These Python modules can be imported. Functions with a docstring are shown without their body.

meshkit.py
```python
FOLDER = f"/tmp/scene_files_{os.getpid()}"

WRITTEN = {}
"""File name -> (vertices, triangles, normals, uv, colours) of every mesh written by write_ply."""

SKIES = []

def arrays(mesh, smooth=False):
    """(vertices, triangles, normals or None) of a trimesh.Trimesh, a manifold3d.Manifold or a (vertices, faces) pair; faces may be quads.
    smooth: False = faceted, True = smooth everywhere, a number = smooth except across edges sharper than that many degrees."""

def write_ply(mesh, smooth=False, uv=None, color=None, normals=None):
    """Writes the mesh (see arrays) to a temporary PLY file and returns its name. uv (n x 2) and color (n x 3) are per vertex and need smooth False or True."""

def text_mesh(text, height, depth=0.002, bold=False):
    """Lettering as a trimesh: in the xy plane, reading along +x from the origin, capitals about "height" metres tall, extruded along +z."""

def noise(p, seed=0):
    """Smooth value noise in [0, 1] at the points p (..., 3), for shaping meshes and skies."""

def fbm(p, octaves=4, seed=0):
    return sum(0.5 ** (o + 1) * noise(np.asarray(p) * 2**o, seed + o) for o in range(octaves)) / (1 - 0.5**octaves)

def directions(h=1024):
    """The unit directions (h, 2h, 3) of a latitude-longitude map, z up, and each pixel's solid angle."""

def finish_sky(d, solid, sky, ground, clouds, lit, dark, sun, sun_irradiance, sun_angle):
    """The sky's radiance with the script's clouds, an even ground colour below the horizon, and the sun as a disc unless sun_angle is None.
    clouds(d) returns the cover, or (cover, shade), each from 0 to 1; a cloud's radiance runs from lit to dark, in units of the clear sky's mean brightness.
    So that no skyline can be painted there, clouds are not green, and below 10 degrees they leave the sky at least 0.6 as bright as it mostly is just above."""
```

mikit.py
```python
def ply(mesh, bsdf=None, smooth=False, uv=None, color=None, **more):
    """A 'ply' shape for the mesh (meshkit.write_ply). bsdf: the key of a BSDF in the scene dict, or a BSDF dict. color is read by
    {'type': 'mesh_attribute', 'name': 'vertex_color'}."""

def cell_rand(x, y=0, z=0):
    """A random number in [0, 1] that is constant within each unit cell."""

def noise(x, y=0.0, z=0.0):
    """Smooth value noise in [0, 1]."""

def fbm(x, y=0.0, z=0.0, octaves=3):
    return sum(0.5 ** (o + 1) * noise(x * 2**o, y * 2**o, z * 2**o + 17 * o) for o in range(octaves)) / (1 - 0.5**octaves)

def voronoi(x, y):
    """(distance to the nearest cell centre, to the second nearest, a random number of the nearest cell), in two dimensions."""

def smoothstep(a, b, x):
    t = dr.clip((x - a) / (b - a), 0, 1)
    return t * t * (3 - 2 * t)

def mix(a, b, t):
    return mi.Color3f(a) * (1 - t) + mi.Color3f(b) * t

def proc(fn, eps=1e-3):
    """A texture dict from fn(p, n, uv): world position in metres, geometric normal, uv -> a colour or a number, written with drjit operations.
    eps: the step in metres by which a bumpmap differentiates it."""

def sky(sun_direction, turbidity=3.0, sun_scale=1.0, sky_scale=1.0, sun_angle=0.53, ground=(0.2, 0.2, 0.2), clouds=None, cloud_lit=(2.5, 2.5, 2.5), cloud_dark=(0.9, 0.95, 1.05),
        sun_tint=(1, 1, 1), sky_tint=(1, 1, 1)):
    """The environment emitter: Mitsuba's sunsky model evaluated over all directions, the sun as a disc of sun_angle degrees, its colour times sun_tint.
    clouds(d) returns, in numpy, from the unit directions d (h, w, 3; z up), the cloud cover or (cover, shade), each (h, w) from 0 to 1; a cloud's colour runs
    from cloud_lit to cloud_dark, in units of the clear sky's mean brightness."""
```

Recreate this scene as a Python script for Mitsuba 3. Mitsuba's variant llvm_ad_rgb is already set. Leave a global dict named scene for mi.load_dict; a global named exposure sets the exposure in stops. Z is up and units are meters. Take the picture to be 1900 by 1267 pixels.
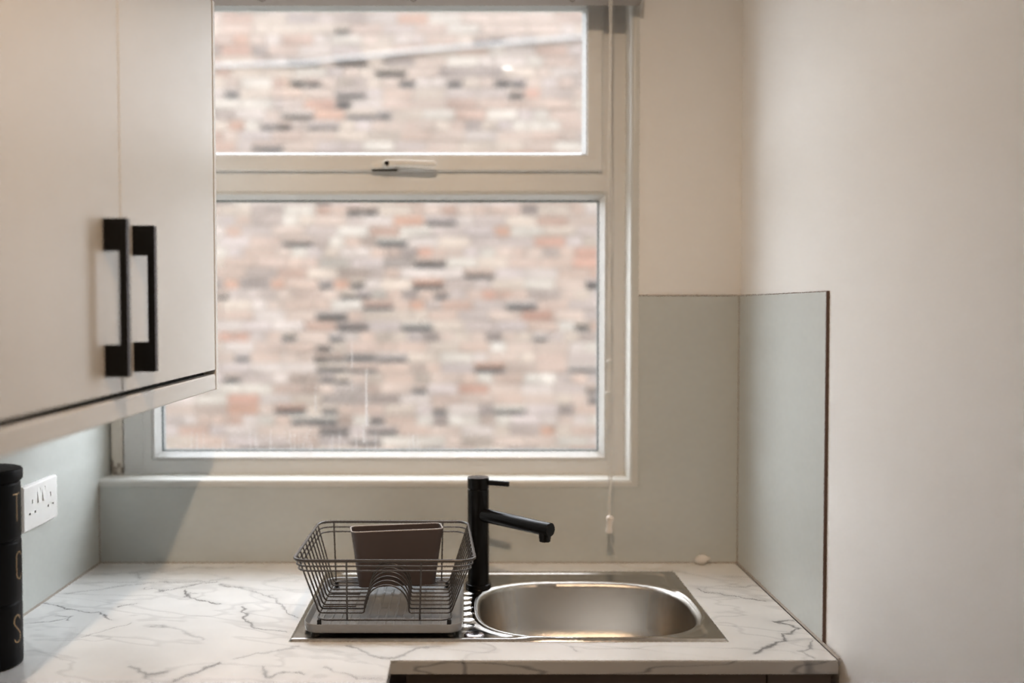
import math
import numpy as np
import drjit as dr
import trimesh
import mitsuba as mi
import mikit
import meshkit
import manifold3d as m3
from scipy.spatial import Delaunay
from shapely.geometry import LineString, Polygon, MultiLineString, box as sbox
from mikit import noise, fbm, smoothstep, mix, cell_rand

T = mi.ScalarTransform4f
scene, labels = {"type": "scene"}, {}

# ------------------------------------------------------------------ camera
# The alcove is 2.7 degrees out of square: its side walls and the fittings against them run along (-K, 1).
K = 0.04688
CAM = np.array([0.0, -2.1216, 1.4744])
PITCH = math.radians(1.931)
scene["camera"] = {
    "type": "thinlens", "fov": 2 * math.degrees(math.atan(950 / 1750)), "fov_axis": "x",
    "aperture_radius": 0.0122, "focus_distance": 1.74, "near_clip": 0.05, "far_clip": 200.0,
    "to_world": T().look_at(origin=CAM.tolist(), target=(CAM + [0, math.cos(PITCH), -math.sin(PITCH)]).tolist(), up=[0, 0, 1]),
}
# ------------------------------------------------------------------ light
exposure = 0.0
LAMP = (-0.02, -1.81, 2.52)           # ceiling spotlight
LAMP_RADIANCE = [300, 215, 150]      # the bulb as one sees it
LAMP_INTENSITY = [5.0, 3.6, 2.45]      # its beam, aimed at the worktop left of the sink
LAMP_AIM = (-0.54, 1.81, -1.48)
SKY_SCALE = 58.0


def overcast(d):
    return np.ones(d.shape[:2]), 0.25 + 0.25 * meshkit.fbm(d * 2.2, 3, 5)


scene["sky"] = mikit.sky((0.3, -0.6, 0.75), turbidity=6.0, sun_scale=0.0, sky_scale=SKY_SCALE, ground=(0.25, 0.25, 0.25),
                         clouds=overcast, cloud_lit=(1.0, 1.05, 1.11), cloud_dark=(0.86, 0.92, 0.98))


# ------------------------------------------------------------------ helpers
def add(key, mesh, bsdf, smooth=False, label=None, cat=None, group=None, kind=None, skew=True, color=None, **more):
    """One entry of the scene. Coordinates are room coordinates; skew turns x towards the room's slanted depth axis."""
    if hasattr(mesh, "to_mesh"):
        m = mesh.to_mesh()
        mesh = trimesh.Trimesh(np.array(m.vert_properties[:, :3], float), np.array(m.tri_verts), process=False)
    mesh = mesh.copy()
    if skew:
        v = np.array(mesh.vertices)
        v[:, 0] -= K * v[:, 1]
        mesh = trimesh.Trimesh(v, mesh.faces, process=False)
    k, n = key, 0
    while k in scene:
        n += 1
        k = f"{key}_{n:03d}"
    scene[k] = mikit.ply(mesh, bsdf, smooth=smooth, color=color, **more)
    said = {a: b for a, b in (("label", label), ("category", cat), ("group", group), ("kind", kind)) if b}
    if said:
        labels[k] = said
    return k


def thing(key, label, cat, group=None, kind=None):
    labels[key] = {a: b for a, b in (("label", label), ("category", cat), ("group", group), ("kind", kind)) if b}
    return key


def cat_(*ms):
    return trimesh.util.concatenate([m for m in ms])


def bx(x0, x1, y0, y1, z0, z1, r=0.0):
    """A box, its edges chamfered by r."""
    if r <= 0:
        b = trimesh.creation.box((x1 - x0, y1 - y0, z1 - z0))
        b.apply_translation(((x0 + x1) / 2, (y0 + y1) / 2, (z0 + z1) / 2))
        return b
    pts = []
    for x, sx in ((x0, 1), (x1, -1)):
        for y, sy in ((y0, 1), (y1, -1)):
            for z, sz in ((z0, 1), (z1, -1)):
                pts += [(x, y + sy * r, z + sz * r), (x + sx * r, y, z + sz * r), (x + sx * r, y + sy * r, z)]
    return trimesh.convex.convex_hull(np.array(pts))


def rbx(x0, x1, y0, y1, z0, z1, r, seg=12):
    """A box with round edges: the hull of eight spheres."""
    s = m3.Manifold.sphere(r, seg)
    return m3.Manifold.batch_hull([s.translate((x, y, z)) for x in (x0 + r, x1 - r) for y in (y0 + r, y1 - r) for z in (z0 + r, z1 - r)])


def man(mesh):
    return m3.Manifold(m3.Mesh(np.array(mesh.vertices, np.float32), np.array(mesh.faces, np.uint32)))


def mbox(x0, x1, y0, y1, z0, z1):
    return m3.Manifold.cube((x1 - x0, y1 - y0, z1 - z0)).translate((x0, y0, z0))


def frame_box(x0, x1, z0, z1, w, y0, y1, wl=None, wr=None, wb=None, wt=None):
    """A rectangular frame standing in the xz plane, from y0 to y1, w wide on each side."""
    wl, wr, wb, wt = (w if q is None else q for q in (wl, wr, wb, wt))
    return mbox(x0, x1, y0, y1, z0, z1) - mbox(x0 + wl, x1 - wr, y0 - 1, y1 + 1, z0 + wb, z1 - wt)


def frame_profile(x0, x1, z0, z1, profile):
    """A mitred frame: profile = [(inset, y), ...] closed polygon swept around the rectangle."""
    rows = []
    for ins, y in profile:
        rows.append([(x0 + ins, y, z0 + ins), (x1 - ins, y, z0 + ins), (x1 - ins, y, z1 - ins), (x0 + ins, y, z1 - ins)])
    v = np.array(rows)                     # profile x corner x 3
    n = len(profile)
    faces, verts = [], []
    for i in range(n):
        j = (i + 1) % n
        for c in range(4):
            e = (c + 1) % 4
            b = len(verts)
            verts += [v[i, c], v[i, e], v[j, e], v[j, c]]
            faces += [(b, b + 1, b + 2), (b, b + 2, b + 3)]
    m = trimesh.Trimesh(np.array(verts), np.array(faces), process=False)
    m.merge_vertices()
    m.fix_normals()
    return m


def fillet(points, r, closed=False, seg=5):
    """A polyline with its corners rounded by the radius r (one number, or one for each point)."""
    p = [np.array(q, float) for q in points]
    n = len(p)
    rr = [r] * n if np.isscalar(r) else list(r)
    out = []
    for i in range(n):
        if not closed and i in (0, n - 1):
            out.append(p[i])
            continue
        a, b, c = p[i - 1], p[i], p[(i + 1) % n]
        u, w = (a - b) / np.linalg.norm(a - b), (c - b) / np.linalg.norm(c - b)
        ang = math.acos(np.clip(u @ w, -1, 1))
        if rr[i] <= 0 or ang > 3.12:
            out.append(b)
            continue
        d = min(rr[i] / math.tan(ang / 2), 0.49 * np.linalg.norm(a - b), 0.49 * np.linalg.norm(c - b))
        rad = d * math.tan(ang / 2)
        o = b + (u + w) / np.linalg.norm(u + w) * rad / math.sin(ang / 2)
        s, e = b + u * d - o, b + w * d - o
        th = math.acos(np.clip(s @ e / (np.linalg.norm(s) * np.linalg.norm(e)), -1, 1))
        for k in range(seg + 1):
            t = k / seg
            out.append(o + (math.sin((1 - t) * th) * s + math.sin(t * th) * e) / math.sin(th))
    return np.array(out)


def tube(points, r, sides=8, closed=False):
    p = np.asarray(points, float)
    n = len(p)
    if closed:
        t = np.roll(p, -1, 0) - np.roll(p, 1, 0)
    else:
        t = np.gradient(p, axis=0)
    t /= np.linalg.norm(t, axis=1, keepdims=True) + 1e-12
    a = np.cross(t[0], [0, 0, 1.0] if abs(t[0][2]) < 0.9 else [1.0, 0, 0])
    a /= np.linalg.norm(a)
    ring, ang = [], np.arange(sides) * 2 * np.pi / sides
    rad = np.broadcast_to(r, (n,))
    for i in range(n):
        a = a - t[i] * (a @ t[i])
        a /= np.linalg.norm(a)
        b = np.cross(t[i], a)
        ring.append(p[i] + rad[i] * (np.cos(ang)[:, None] * a + np.sin(ang)[:, None] * b))
    v = np.vstack(ring)
    f = []
    for i in range(n if closed else n - 1):
        k = (i + 1) % n
        off = 0
        if closed and i == n - 1:        # match the twist that has built up
            off = int(np.argmin(np.linalg.norm(ring[0] - ring[-1][0], axis=1)))
        for s in range(sides):
            q = (s + 1) % sides
            f += [(i * sides + s, i * sides + q, k * sides + (q + off) % sides), (i * sides + s, k * sides + (q + off) % sides, k * sides + (s + off) % sides)]
    if not closed:
        v = np.vstack([v, p[:1], p[-1:]])
        for s in range(sides):
            q = (s + 1) % sides
            f += [(len(v) - 2, q, s), (len(v) - 1, (n - 1) * sides + s, (n - 1) * sides + q)]
    return trimesh.Trimesh(v, np.array(f), process=False)


def lathe(profile, seg=64, axis=None):
    """profile: [(radius, height), ...] from the bottom to the top, around z."""
    m = trimesh.creation.revolve(np.array(profile, float), sections=seg)
    return m


def prism(poly, z0, z1):
    m = trimesh.creation.extrude_polygon(poly, z1 - z0, engine="earcut")
    m.apply_translation((0, 0, z0))
    return m


def moved(m, x=0, y=0, z=0):
    m = m.copy()
    m.apply_translation((x, y, z))
    return m


def turned(m, deg, axis, at=(0, 0, 0)):
    m = m.copy()
    m.apply_transform(trimesh.transformations.rotation_matrix(math.radians(deg), axis, at))
    return m


def rgb(*c):
    return {"type": "rgb", "value": [float(x) for x in c]}


def bsdf(name, d):
    scene[name] = d
    return name


def plastic(name, color, rough=0.3, spec=0.5, **more):
    c = color if isinstance(color, dict) else rgb(*color)
    return bsdf(name, {"type": "twosided", "b": {"type": "principled", "base_color": c, "roughness": rough, "specular": spec, **more}})


# ------------------------------------------------------------------ materials
def plaster(p, n, uv):
    return mi.Color3f(0.82, 0.808, 0.785) * (0.985 + 0.03 * fbm(p.x * 6, p.y * 6, p.z * 6))


def panel_color(p, n, uv):
    return mi.Color3f(0.525, 0.55, 0.53) * (0.985 + 0.03 * noise(p.x * 90, p.y * 90, p.z * 90))


plastic("paint", mikit.proc(plaster), 0.75, 0.25)
plastic("ceiling_paint", (0.88, 0.87, 0.85), 0.9, 0.2)
plastic("splashback", mikit.proc(panel_color), 0.33, 0.45)
plastic("pvc", (0.715, 0.725, 0.72), 0.32, 0.5)
plastic("bead_white", (0.78, 0.78, 0.76), 0.3, 0.5)
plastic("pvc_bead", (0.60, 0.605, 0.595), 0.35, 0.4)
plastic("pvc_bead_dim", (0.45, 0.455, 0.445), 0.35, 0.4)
plastic("spacer_grey", (0.16, 0.17, 0.17), 0.5, 0.3)
plastic("trim_grey", (0.60, 0.605, 0.58), 0.35, 0.5)
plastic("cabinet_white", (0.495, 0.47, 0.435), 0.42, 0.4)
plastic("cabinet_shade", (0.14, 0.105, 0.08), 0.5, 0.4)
plastic("matt_black", (0.0035, 0.0033, 0.0032), 0.24, 0.22)
plastic("gap_black", (0.01, 0.009, 0.008), 0.8, 0.1)
plastic("gasket", (0.02, 0.045, 0.045), 0.4, 0.4)
plastic("brown_edge", (0.10, 0.062, 0.045), 0.6, 0.3)
plastic("sealant", (0.34, 0.30, 0.26), 0.6, 0.3)
plastic("socket_white", (0.83, 0.83, 0.82), 0.3, 0.5)
plastic("blind_wood", (0.25, 0.215, 0.185), 0.5, 0.4)
plastic("blind_dark", (0.10, 0.08, 0.065), 0.6, 0.3)
plastic("cord_white", (0.7, 0.68, 0.64), 0.6, 0.3)
plastic("tassel_white", (0.76, 0.72, 0.68), 0.35, 0.5)
plastic("rack_wire", (0.062, 0.056, 0.052), 0.28, 0.5, metallic=0.35)
plastic("tray_grey", (0.215, 0.22, 0.222), 0.2, 0.65)
plastic("holder_brown", (0.066, 0.050, 0.047), 0.45, 0.4)
plastic("holder_rim_lit", (0.36, 0.32, 0.30), 0.35, 0.5)  # same plastic as the body; the rim highlight is put into this colour
plastic("rubber", (0.012, 0.012, 0.012), 0.6, 0.3)
plastic("tin_black", (0.004, 0.004, 0.0045), 0.45, 0.09)
plastic("letter_gold", (0.42, 0.27, 0.13), 0.4, 0.5, metallic=0.5)
plastic("clear_plastic", (0.75, 0.78, 0.78), 0.12, 0.8)
plastic("mortar", (0.385, 0.335, 0.30), 0.95, 0.1)
plastic("concrete", (0.33, 0.32, 0.30), 0.9, 0.2)
plastic("floor_vinyl", (0.42, 0.38, 0.34), 0.4, 0.4)
plastic("cable_white", (0.50, 0.49, 0.49), 0.5, 0.3)
bsdf("brick", {"type": "twosided", "b": {"type": "diffuse", "reflectance": {"type": "mesh_attribute", "name": "vertex_color"}}})
bsdf("glass", {"type": "thindielectric", "int_ior": 1.5})
bsdf("water", {"type": "principledthin", "base_color": rgb(0.78, 0.77, 0.77), "roughness": 0.35, "diff_trans": 0.9, "spec_trans": 0.55, "eta": 1.33})
bsdf("chrome", {"type": "twosided", "b": {"type": "roughconductor", "material": "Cr", "alpha": 0.06}})


def steel_bump(p, n, uv):
    return 0.00014 * noise(p.x * 420, p.y * 420, p.z * 420) + 0.00022 * noise(p.x * 160, p.y * 160, p.z * 160)


bsdf("steel_deck", {"type": "twosided", "b": {"type": "roughconductor", "eta": rgb(2.75, 2.6, 2.5), "k": rgb(3.45, 3.15, 2.8), "alpha": 0.055}})
bsdf("steel_bowl", {"type": "twosided", "b": {"type": "bumpmap", "arbitrary": mikit.proc(steel_bump, 4e-4), "scale": 1.0,
     "b": {"type": "roughconductor", "eta": rgb(2.75, 2.6, 2.5), "k": rgb(3.45, 3.15, 2.8), "alpha": 0.16}}})


def painted_wood(p, n, uv):
    dirt = smoothstep(0.66, 0.82, fbm(p.x * 60, p.y * 60, p.z * 45, 3) + 0.20 * smoothstep(1.15, 1.09, p.z))
    return mix(mi.Color3f(0.74, 0.70, 0.63), mi.Color3f(0.16, 0.115, 0.08), dirt * 0.8)


plastic("painted_wood", mikit.proc(painted_wood), 0.6, 0.3)

# Marble print of the worktop: the main veins as polylines in worktop coordinates (x along the back wall, y in depth), width and strength
VEINS = [
    (0.62, 0.0020, [(-0.939, -0.287), (-0.893, -0.312), (-0.844, -0.337), (-0.801, -0.353), (-0.760, -0.393)]),
    (0.4, 0.0022, [(-0.913, -0.415), (-0.863, -0.400), (-0.842, -0.377)]),
    (0.45, 0.0030, [(-0.869, -0.369), (-0.842, -0.372), (-0.844, -0.397)]),
    (0.5, 0.0016, [(-0.777, -0.321), (-0.751, -0.290)]),
    (0.42, 0.0022, [(-0.914, -0.233), (-0.850, -0.200), (-0.786, -0.157), (-0.709, -0.147), (-0.653, -0.141), (-0.618, -0.121)]),
    (0.55, 0.0020, [(-0.768, -0.192), (-0.723, -0.211), (-0.686, -0.186), (-0.660, -0.157), (-0.628, -0.147)]),
    (0.7, 0.0022, [(-0.680, -0.205), (-0.661, -0.251), (-0.626, -0.278), (-0.589, -0.295)]),
    (0.6, 0.0020, [(-0.674, -0.224), (-0.653, -0.230)]),
    (0.42, 0.0020, [(-0.623, -0.167), (-0.573, -0.186), (-0.525, -0.224), (-0.484, -0.260), (-0.456, -0.321), (-0.438, -0.361), (-0.415, -0.377)]),
    (0.55, 0.0024, [(-0.540, -0.312), (-0.520, -0.353), (-0.519, -0.377), (-0.493, -0.423), (-0.478, -0.437), (-0.424, -0.459)]),
    (0.3, 0.0018, [(-0.777, -0.487), (-0.745, -0.445), (-0.719, -0.408)]),
    (0.6, 0.0024, [(-0.557, -0.686), (-0.537, -0.654), (-0.506, -0.608)]),
    (0.5, 0.0040, [(-0.646, -0.614), (-0.623, -0.642), (-0.604, -0.659), (-0.582, -0.648)]),
    (0.55, 0.0026, [(-0.435, -0.620), (-0.411, -0.670), (-0.389, -0.642), (-0.357, -0.654)]),
    (0.25, 0.0040, [(-0.674, -0.423), (-0.632, -0.430), (-0.592, -0.466), (-0.563, -0.500)]),
    (0.3, 0.0024, [(-0.826, -0.075), (-0.767, -0.075), (-0.720, -0.031), (-0.668, -0.042), (-0.598, -0.031)]),
    (0.28, 0.0024, [(-0.486, -0.584), (-0.429, -0.553), (-0.388, -0.527)]),
    (0.35, 0.0020, [(-0.913, -0.096), (-0.826, -0.075), (-0.802, -0.127)]),
    (0.95, 0.0019, [(0.379, -0.199), (0.384, -0.220), (0.407, -0.224), (0.424, -0.244), (0.455, -0.265), (0.489, -0.280)]),
    (0.35, 0.0024, [(0.441, -0.182), (0.504, -0.177)]),
    (0.7, 0.0032, [(0.468, -0.404), (0.503, -0.394)]),
    (0.75, 0.0030, [(0.468, -0.404), (0.495, -0.434), (0.484, -0.453), (0.460, -0.472), (0.458, -0.497), (0.424, -0.518), (0.400, -0.541), (0.377, -0.561)]),
    (0.6, 0.0022, [(0.497, -0.503), (0.485, -0.533), (0.467, -0.550), (0.456, -0.553)]),
    (0.45, 0.0020, [(0.461, -0.556), (0.473, -0.584)]),
    (0.5, 0.0030, [(-0.303, -0.528), (-0.271, -0.556), (-0.252, -0.583), (-0.218, -0.587), (-0.205, -0.568), (-0.184, -0.536), (-0.144, -0.528)]),
    (0.4, 0.0026, [(-0.332, -0.628), (-0.294, -0.649), (-0.272, -0.670), (-0.235, -0.676)]),
    (0.3, 0.0030, [(0.072, -0.528), (0.083, -0.552)]),
]


def marble(p, n, uv):
    x, y = p.x + K * p.y, p.y
    wx = x + 0.010 * (noise(x * 55, y * 55, 3) - 0.5) + 0.004 * (noise(x * 190, y * 190, 8) - 0.5)
    wy = y + 0.012 * (noise(x * 55, y * 55, 21) - 0.5) + 0.005 * (noise(x * 190, y * 190, 31) - 0.5)
    grey = mi.Float(0)
    rough = 0.45 + 0.9 * noise(x * 70, y * 70, 11)
    for strength, width, pts in VEINS:
        d = mi.Float(9)
        for (ax, ay), (bx_, by) in zip(pts[:-1], pts[1:]):
            ux, uy = bx_ - ax, by - ay
            t = dr.clip(((wx - ax) * ux + (wy - ay) * uy) / (ux * ux + uy * uy + 1e-9), 0, 1)
            d = dr.minimum(d, dr.square(wx - ax - t * ux) + dr.square(wy - ay - t * uy))
        d = dr.sqrt(d)
        line = dr.exp(-dr.square(d / (1.2 * width * rough)))
        halo = 0.34 * dr.exp(-d / (width * 6.0))
        grey = dr.maximum(grey, strength * (line * (0.6 + 0.8 * noise(x * 38, y * 38, 17)) + halo))
    # faint veins everywhere, the front edge too
    q = x * 0.8 + 0.9 * y
    f1 = dr.abs(fbm(x * 6 + 3, y * 11 + q * 2, p.z * 9, 4) - 0.5)
    f2 = dr.abs(fbm(x * 3 + 40, y * 6 + q * 4, p.z * 22, 4) - 0.5)
    soft = 0.16 * smoothstep(0.035, 0.0, f1) + 0.15 * smoothstep(0.025, 0.0, f2)
    cloud = 0.10 * smoothstep(0.45, 0.75, fbm(x * 5, y * 8, p.z * 5 + 9, 3))
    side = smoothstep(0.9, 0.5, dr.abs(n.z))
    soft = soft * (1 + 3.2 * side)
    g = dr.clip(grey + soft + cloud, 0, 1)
    return (1 - 0.35 * side) * mix(mi.Color3f(0.725, 0.725, 0.72), mi.Color3f(0.13, 0.128, 0.132), g * 0.92)  # vertical faces darker: shade of the front edge put into the colour


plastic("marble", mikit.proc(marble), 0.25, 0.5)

# ------------------------------------------------------------------ the room
XL, XR = -0.9354, 0.5111          # faces of the splashback panels on the side walls
PW = 0.004                        # their thickness
ZW = 0.9                          # worktop
ROOM_BACK = -3.9
WX0, WX1, WZ0, WZ1 = XL - PW, 0.2846, 1.0734, 2.27      # hole of the window

add("floor", bx(XL - 0.1, XR + 0.1, ROOM_BACK - 0.1, 0.25, -0.1, 0.0), "floor_vinyl", kind="structure")
add("ceiling", bx(XL - 0.1, XR + 0.1, ROOM_BACK - 0.1, 0.25, 2.52, 2.62), "ceiling_paint", kind="structure")
add("wall_left", bx(XL - 0.12, XL - PW, ROOM_BACK - 0.1, 0.25, 0.0, 2.52), "paint", kind="structure")
add("wall_right", bx(XR + PW, XR + 0.12, ROOM_BACK - 0.1, 0.25, 0.0, 2.52), "paint", kind="structure")
add("wall_front", bx(XL - 0.1, XR + 0.1, ROOM_BACK - 0.1, ROOM_BACK, 0.0, 2.52), "paint", kind="structure")
wb = mbox(XL - 0.1, XR + 0.1, PW, 0.25, 0.0, 2.52) - mbox(XL - PW, WX1 - 0.004, -1, 1, WZ0 + 0.004, WZ1)
add("wall_back", wb, "paint", kind="structure")

# splashback panels: a back one that wraps under and beside the window, one on each side wall
PZ = 1.505
back = Polygon([(XL, ZW), (XR, ZW), (XR, PZ), (WX1 - 0.002, PZ), (WX1 - 0.002, WZ0 + 0.002), (XL, WZ0 + 0.002)])
bk = trimesh.creation.extrude_polygon(back, PW, engine="earcut")
bk.apply_transform(np.array([[1, 0, 0, 0], [0, 0, -1, PW], [0, 1, 0, 0], [0, 0, 0, 1.0]]))
bk.fix_normals()
t = thing("splashback_panel", "grey-green splashback panel on the window wall, below and to the right of the window", "splashback")
add(t + "__panel", bk, "splashback")
add(t + "__edge_strip", bx(WX1, XR - 0.002, -0.0004, PW, PZ, PZ + 0.0016), "brown_edge", label="thin brown edge strip")
t = thing("splashback_panel_001", "narrow tall grey-green splashback panel on the right wall with a brown edge", "splashback")
add(t + "__panel", bx(XR, XR + PW, -0.514, 0.0, ZW, PZ), "splashback")
add(t + "__edge_strip", bx(XR - 0.0006, XR + PW, -0.518, -0.514, ZW, PZ + 0.0015), "brown_edge", label="dark brown edge strip")
add(t + "__top_strip", bx(XR, XR + PW, -0.514, 0.0, PZ, PZ + 0.0012), "brown_edge", label="thin brown edge strip")
t = thing("splashback_panel_002", "pale grey-blue splashback panel on the left wall behind the white socket", "splashback")
add(t + "__panel", bx(XL - PW, XL, -2.0, 0.10, ZW, 1.40), "splashback")

# sealant beads along the joints
def bead(a, b, c):
    return trimesh.convex.convex_hull(np.array(a + b + c, float))


s = 0.003
add("trim_1", trimesh.convex.convex_hull([(XL, 0, ZW), (XR, 0, ZW), (XL, -s, ZW), (XR, -s, ZW), (XL, 0, ZW + s), (XR, 0, ZW + s)]), "sealant", kind="structure")
add("trim_2", trimesh.convex.convex_hull([(XL, 0, ZW), (XL, -2, ZW), (XL + s, 0, ZW), (XL + s, -2, ZW), (XL, 0, ZW + s), (XL, -2, ZW + s)]), "sealant", kind="structure")
add("trim_3", trimesh.convex.convex_hull([(XR, 0, ZW), (XR, -0.59, ZW), (XR - s, 0, ZW), (XR - s, -0.59, ZW), (XR, 0, ZW + s), (XR, -0.59, ZW + s)]), "sealant", kind="structure")
c = 0.002
add("trim_4", trimesh.convex.convex_hull([(XR, 0, ZW), (XR, 0, PZ), (XR - c, 0, ZW), (XR - c, 0, PZ), (XR, -c, ZW), (XR, -c, PZ)]), "sealant", kind="structure")
add("trim_5", trimesh.convex.convex_hull([(XL, 0, ZW), (XL, 0, WZ0), (XL + c, 0, ZW), (XL + c, 0, WZ0), (XL, -c, ZW), (XL, -c, WZ0)]), "sealant", kind="structure")

# round-edged trim around the reveal: along the bottom and up the right side, mitred
def edge_profile(w, depth, r, n=8):
    """(across from the wall's side to the opening's side, y)."""
    arc = [(w - r + r * math.sin(a), -0.002 + r - r * math.cos(a)) for a in np.linspace(0, math.pi / 2, n)]
    return [(0, 0.05), (0, 0.0), (0.0006, -0.002)] + arc + [(w, depth), (w - 0.003, depth), (w - 0.003, 0.05)]


prof = edge_profile(0.0170, 0.075, 0.010)


def swept(path_fn, prof):
    a = np.array([path_fn(0, q, y) for q, y in prof])
    b = np.array([path_fn(1, q, y) for q, y in prof])
    n = len(prof)
    f = []
    for i in range(n):
        j = (i + 1) % n
        f += [(i, j, n + j), (i, n + j, n + i)]
    tri = trimesh.creation.triangulate_polygon(Polygon(prof), engine="earcut")[1]
    f += [tuple(x) for x in tri] + [tuple(x[::-1] + n) for x in tri]
    m = trimesh.Trimesh(np.vstack([a, b]), np.array(f), process=False)
    m.fix_normals()
    return m


# the bottom piece: across = z upward; mitre at the right end
add("trim_6", swept(lambda e, q, y: (XL, y, WZ0 + q) if e == 0 else (WX1 - q - 0.0004, y, WZ0 + q), prof), "trim_grey", smooth=35, kind="structure")
add("trim_7", swept(lambda e, q, y: (WX1 - q * 1.18, y, WZ0 + q + 0.0004) if e == 0 else (WX1 - q * 1.18, y, 2.2), prof), "trim_grey", smooth=35, kind="structure")

# ------------------------------------------------------------------ window
W = "window_1"
labels[W] = {"label": "white plastic window with a small top-hung sash over a fixed pane", "category": "window", "kind": "structure"}
FY = 0.070                                     # front of the frame
ZT = 2.235
# outer frame with the fixed light below and the opening above the transom
fr = mbox(-0.8567, 0.2690, FY, FY + 0.06, 1.0895, ZT)
fr -= mbox(-0.8385, 0.2262, FY - 1, FY + 1, 1.1225, 1.7478)
fr -= mbox(-0.797, 0.1842, FY - 1, FY + 1, 1.8195, 2.181)
add(W + "__frame", fr, "pvc")
# fixed light: mitred glazing bead with a step and a slope down to the glass
GB = [(0.0, FY + 0.0015), (0.004, FY - 0.001), (0.008, FY + 0.0005), (0.009, FY + 0.003), (0.0185, FY + 0.019), (0.0185, FY + 0.024), (0.0, FY + 0.024)]
lx0, lx1, lz0, lz1 = -0.8385, 0.2262, 1.1225, 1.7478
wide = lambda k: [(a * k, b) for a, b in GB]
add(W + "__glazing_bead", frame_profile(lx0, lx1, lz0, lz1, wide(1.0)), "pvc_bead")
gx0, gx1, gz0, gz1 = lx0 + 0.0185, lx1 - 0.0185, lz0 + 0.0185, lz1 - 0.0185
add(W + "__gasket", frame_box(gx0 - 0.002, gx1 + 0.002, gz0 - 0.002, gz1 + 0.002, 0.0027, FY + 0.0205, FY + 0.0225), "gasket", label="dark rubber gasket")
add(W + "__spacer_bar", frame_box(gx0 - 0.002, gx1 + 0.002, gz0 - 0.002, gz1 + 0.002, 0.0050, FY + 0.026, FY + 0.040), "spacer_grey")


def sheet(x0, x1, y, z0, z1):
    return trimesh.Trimesh([(x0, y, z0), (x1, y, z0), (x1, y, z1), (x0, y, z1)], [(0, 1, 2), (0, 2, 3)], process=False)


add(W + "__pane", sheet(gx0 - 0.002, gx1 + 0.002, FY + 0.0232, gz0 - 0.002, gz1 + 0.002), "glass")
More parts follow.
